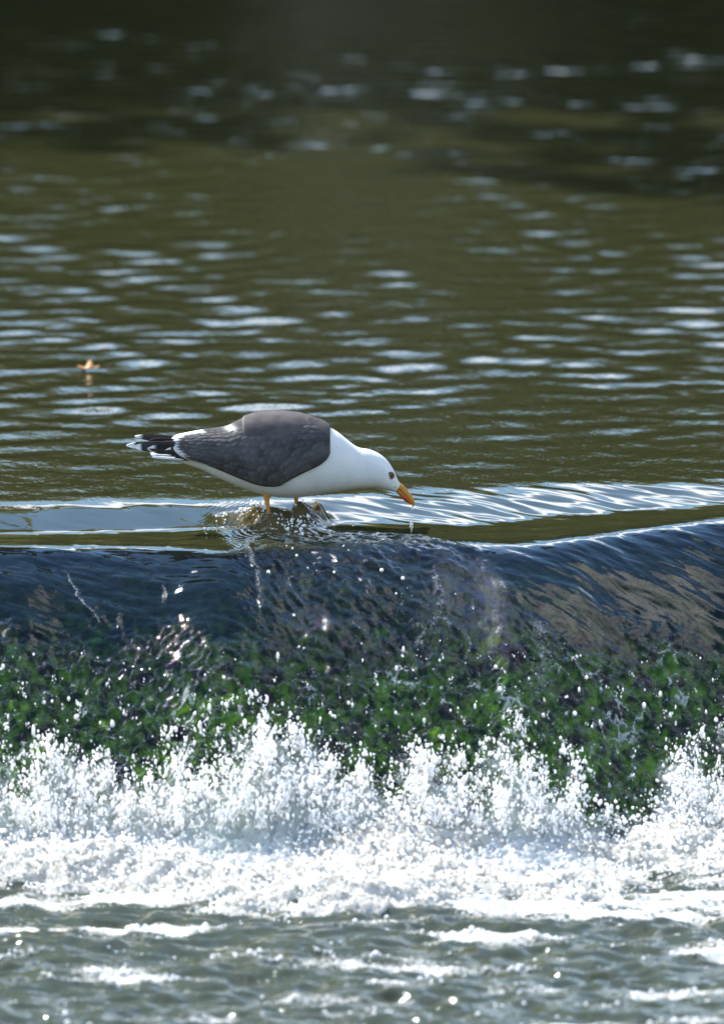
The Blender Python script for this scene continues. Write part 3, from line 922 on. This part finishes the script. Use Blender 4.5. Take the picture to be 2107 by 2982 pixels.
def feather(name, base, tip, width, dy0, dy1, tipcol, basecol, parent, tiplen=0.07, flat=False, n=26, droop=0.0):
    """a slim blade from base pixel to tip pixel"""
    B_, T_ = np.array(base, float), np.array(tip, float)
    d = (T_ - B_) / np.linalg.norm(T_ - B_); nrm = np.array((-d[1], d[0]))
    pts, cols = [], []
    L_ = np.linalg.norm(T_ - B_)
    for i in range(n):
        t = i / (n - 1)
        w = width * (min(1.0, 0.75 + t) if t < 0.5 else 1.0) * (1 - max(0, (t - 0.78) / 0.22) ** 2.2 * 0.92)
        c = B_ + d * t * L_ + np.array((0, droop * t * t))
        dy = dy0 + (dy1 - dy0) * t
        for q in (-1, -0.5, 0, 0.5, 1):
            if flat:
                p = c; pts.append(g(p[0], p[1] + abs(q) * 2.0, dy + q * w / PXM))
            else:
                p = c + nrm * q * w * 0.8
                pts.append(g(p[0], p[1], dy + (abs(q) * 0.0022) * np.sign(-dy0 if dy0 else 1) * -1))
            m = float(sstep(1 - tiplen - 0.015, 1 - tiplen + 0.015, t))
            cols.append(np.array(basecol) * (1 - m) + np.array(tipcol) * m)
    me = mesh_arrays(name, np.array(pts), grid_faces(n, 5))
    cattr(me, 'Col', np.array(cols))
    o = obj(name, me, M_FEATHER, parent)
    sm = o.modifiers.new('thick', 'SOLIDIFY'); sm.thickness = 0.0016; sm.offset = 0
    return o
BROWN = (0.030, 0.024, 0.024)
for side, w in zip((-1, 1), wings):
    prim = [((610, 1290), (368, 1297), 15, 0.075), ((612, 1297), (388, 1300), 16, 0.075), ((612, 1305), (430, 1305), 18, 0.085),
            ((612, 1313), (480, 1311), 18, 0.09), ((616, 1324), (508, 1326), 14, 0.0)]
    if side > 0:
        prim = [((600, 1288), (392, 1275), 11, 0.06), ((605, 1292), (415, 1279), 13, 0.0), ((605, 1298), (450, 1284), 14, 0.0)]
    for i, (b, t, wd, tl) in enumerate(prim):
        y0 = side * (0.026 + 0.0022 * i); y1 = side * (0.010 + 0.003 * i)
        feather('primary_feather', b, t, wd, y0, y1, (0.88, 0.88, 0.87), BROWN if i < 2 else BLACK, w, tl * 1.35, droop=-2)
    if side < 0:
        feather('primary_feather', (600, 1288), (430, 1284), 14, -0.022, -0.004, BLACK, BLACK, w, 0.0)
        feather('primary_feather', (600, 1294), (460, 1292), 16, -0.025, -0.012, BLACK, BLACK, w, 0.0)
for i in range(8):
    q = (i - 3.5) / 3.5
    feather('tail_feather', (590, 1336), (436 + 7 * abs(q) + (3 if i % 2 else 0), 1318 + 5 * (1 - q) * 0.5 + (1.2 if i % 2 else 0)), 11, q * 0.012, q * 0.034, WHITE * 0.98, WHITE * 0.98, gull, 0.1, flat=True)
# undertail coverts join tail and belly
# ---- bill
def tube(path, name, cols, parent, mat, nseg=14, flat=0.8):
    """path: list of (px,py,half_height_px,half_width_px)"""
    P = catmull(path, 30)
    pts = []; cc = []
    for i, (x, y, h, w) in enumerate(P):
        d = P[min(i + 1, 29)][:2] - P[max(i - 1, 0)][:2]; d /= np.linalg.norm(d) + 1e-9
        nn = np.array((-d[1], d[0]))
        for a in np.linspace(0, 2 * np.pi, nseg, endpoint=False):
            q = np.array((x, y)) + nn * math.sin(a) * h
            pts.append(g(q[0], q[1], math.cos(a) * w / PXM)); cc.append(cols(i / 29, q[0], q[1]))
    f = [(i * nseg + j, i * nseg + (j + 1) % nseg, (i + 1) * nseg + (j + 1) % nseg, (i + 1) * nseg + j) for i in range(29) for j in range(nseg)]
    me = bpy.data.meshes.new(name)
    me.from_pydata([tuple(p) for p in pts], [], f + [tuple(range(nseg)), tuple(range(29 * nseg, 30 * nseg))]); me.update()
    for p in me.polygons: p.use_smooth = True
    cattr(me, 'Col', np.array(cc))
    return obj(name, me, mat, parent)
YEL = np.array((0.60, 0.23, 0.018)); RED = np.array((0.52, 0.03, 0.012))
def bill_up(t, x, y): return YEL * 0.95 + np.array((0.1, 0.1, 0.06)) * float(sstep(0.85, 1, t))
def bill_low(t, x, y):
    m = math.exp(-((t - 0.66) / 0.27) ** 2)
    return YEL * 0.9 * (1 - m) + RED * m
bill = bpy.data.objects.new('bill', None); COL.objects.link(bill); bill.parent = gull; bill.location = (0, 0, 0)
tube([(1152, 1411, 10, 11), (1163, 1418, 11, 11), (1176, 1431, 10.5, 9.5), (1188, 1444, 10, 8), (1197, 1456, 8.5, 6.5), (1202, 1466, 5.5, 4.5), (1204, 1474, 1.5, 1.5)], 'upper_mandible', bill_up, bill, M_HORN)
tube([(1145, 1416, 6, 10), (1156, 1427, 7, 9), (1168, 1438, 7.5, 8), (1180, 1450, 8.5, 7), (1190, 1459, 7, 5.5), (1198, 1467, 3, 3)], 'lower_mandible', bill_low, bill, M_HORN)
# ---- eyes
def ball(name, c, r, colr, parent, mat, sq=(1, 1, 1)):
    k, kf = ico2, ico2f
    me = mesh_arrays(name, k * r * np.array(sq) + np.array(c), kf)
    cattr(me, 'Col', np.tile(colr, (len(k), 1)))
    return obj(name, me, mat, parent)
for side in (-1, 1):
    e = ball('eye', g(1138, 1379, side * 0.0245), 8.2 / PXM, (0.20, 0.13, 0.07), gull, M_EYE, (1, 0.75, 1.05))
    ball('pupil', g(1139, 1378, side * 0.0285), 4.0 / PXM, (0.006, 0.005, 0.005), e, M_EYE, (1, 0.55, 1))
    # red eye ring
    rp, rf = [], []
    for i in range(20):
        a = i / 20 * 2 * math.pi
        for j in range(6):
            b = j / 6 * 2 * math.pi
            R_ = 8.8 + 2.0 * math.cos(b)
            rp.append(tuple(g(1138 + R_ * math.cos(a), 1379 - R_ * 1.05 * math.sin(a), side * (0.0262 + 2.0 / PXM * math.sin(b)))))
            rf.append((i * 6 + j, i * 6 + (j + 1) % 6, ((i + 1) % 20) * 6 + (j + 1) % 6, ((i + 1) % 20) * 6 + j))
    me = bpy.data.meshes.new('eye_ring'); me.from_pydata(rp, [], rf); me.update()
    cattr(me, 'Col', np.tile((0.22, 0.09, 0.06), (len(rp), 1)))
    obj('eye_ring', me, M_HORN, e)
# dark gape line
gp = tube([(1137, 1403, 1.0, 0.8), (1143, 1409, 2.0, 1.2), (1150, 1416, 2.0, 1.2)], 'gape', lambda t, x, y: np.array((0.05, 0.02, 0.015)), bill, M_HORN, 8)
for v in gp.data.vertices: v.co.y -= 0.0175
# ---- legs and webbed feet
LEGC = (0.55, 0.25, 0.04)
for side, lxp in ((-1, 785), (1, 868)):
    def leg_col(t, x, y): return np.array(LEGC)
    dyl = side * 0.026
    lg = tube([(lxp - 6, 1425, 15, 13), (lxp - 8, 1446, 9, 8), (lxp - 6, 1462, 6.5, 6.0), (lxp - 2, 1500, 4.2, 4.0), (lxp + 1, 1580, 4.0, 3.8), (lxp + 3, 1606, 5, 5)], 'leg', leg_col, gull, M_HORN, 10)
    for v in lg.data.vertices: v.co.y += dyl
    fp = [g(lxp - 14, 1612, dyl), g(lxp, 1602, dyl - 0.006), g(lxp, 1602, dyl + 0.006)]
    toes = [g(lxp + 62, 1614, dyl - 0.036), g(lxp + 50, 1615, dyl - 0.016), g(lxp + 76, 1614, dyl), g(lxp + 50, 1615, dyl + 0.016), g(lxp + 62, 1614, dyl + 0.036)]
    me = bpy.data.meshes.new('webbed_foot')
    pts = [tuple(p) for p in fp + toes]
    me.from_pydata(pts, [], [(0, 1, 2), (1, 3, 4), (1, 4, 5), (1, 5, 2), (2, 5, 6), (2, 6, 7)]); me.update()
    cattr(me, 'Col', np.tile(LEGC, (len(pts), 1)))
    ft = obj('webbed_foot', me, M_HORN, lg)
    sm = ft.modifiers.new('thick', 'SOLIDIFY'); sm.thickness = 0.005

# ------------------------------------------------------------------ small things
def drop_mesh(parts):
    pts, fcs, n = [], [], 0
    for (px, py, rx_, rz_) in parts:
        c = np.array(at(px, py, YG0))
        pts.append(ico2 * np.array((rx_, rx_, rz_)) / PXM + c); fcs.append(ico2f + n); n += len(ico2)
    return np.concatenate(pts), np.concatenate(fcs)
c_, f_ = drop_mesh([(1201, 1476, 3.2, 5), (1200, 1480, 3.6, 3.8)])
obj('water_drop', mesh_arrays('water_drop', c_, f_), M_CLEAR, label='clear water drop hanging from the tip of the bill', category='water drop')
c_, f_ = drop_mesh([(1197, 1523, 5.5, 7)])
r_ = c_ - c_.mean(0)
c_[:, 0] -= r_[:, 0] * np.clip(r_[:, 2] * PXM / 9, 0, 0.85)
c_[:, 2] += np.clip(r_[:, 2], 0, None) * 1.8
obj('water_drop', mesh_arrays('water_drop', c_, f_), M_CLEAR, label='falling water drop below the bill just above the water', category='water drop')

# curled dry leaf floating upstream
lx, ly_ = 258, 1078
_y = 3.0
for _ in range(30):
    p = at(lx, ly_, _y); _y += p[2] / 0.13
p = np.array(at(lx, ly_, _y))
n = 13
pts = []
for i in range(n):
    t = i / (n - 1) * 2 - 1
    wv_ = (1 - t * t) ** 0.7
    for q in (-1, -0.4, 0.4, 1):
        pts.append(p + np.array((t * 0.026, q * 0.014 * wv_, 0.004 + 0.020 * max(0, 1 - abs(t - 0.1) * 3.0) * (1 if q > 0 else 0.15) + 0.006 * t * t)))
me = mesh_arrays('floating_leaf', np.array(pts), grid_faces(n, 4))
cattr(me, 'Col', np.tile((0.42, 0.20, 0.06), (len(pts), 1)))
lo = obj('floating_leaf', me, M_DRYLEAF, label='small curled orange dead leaf floating on the river', category='leaf')
sm = lo.modifiers.new('thick', 'SOLIDIFY'); sm.thickness = 0.0012
print('TRIS', sum(len(o.data.polygons) * 2 if len(o.data.polygons) and o.data.polygons[0].loop_total == 4 else len(o.data.polygons) for o in sc.objects if o.type == 'MESH' and o.name.split('.')[0] != 'stone'))
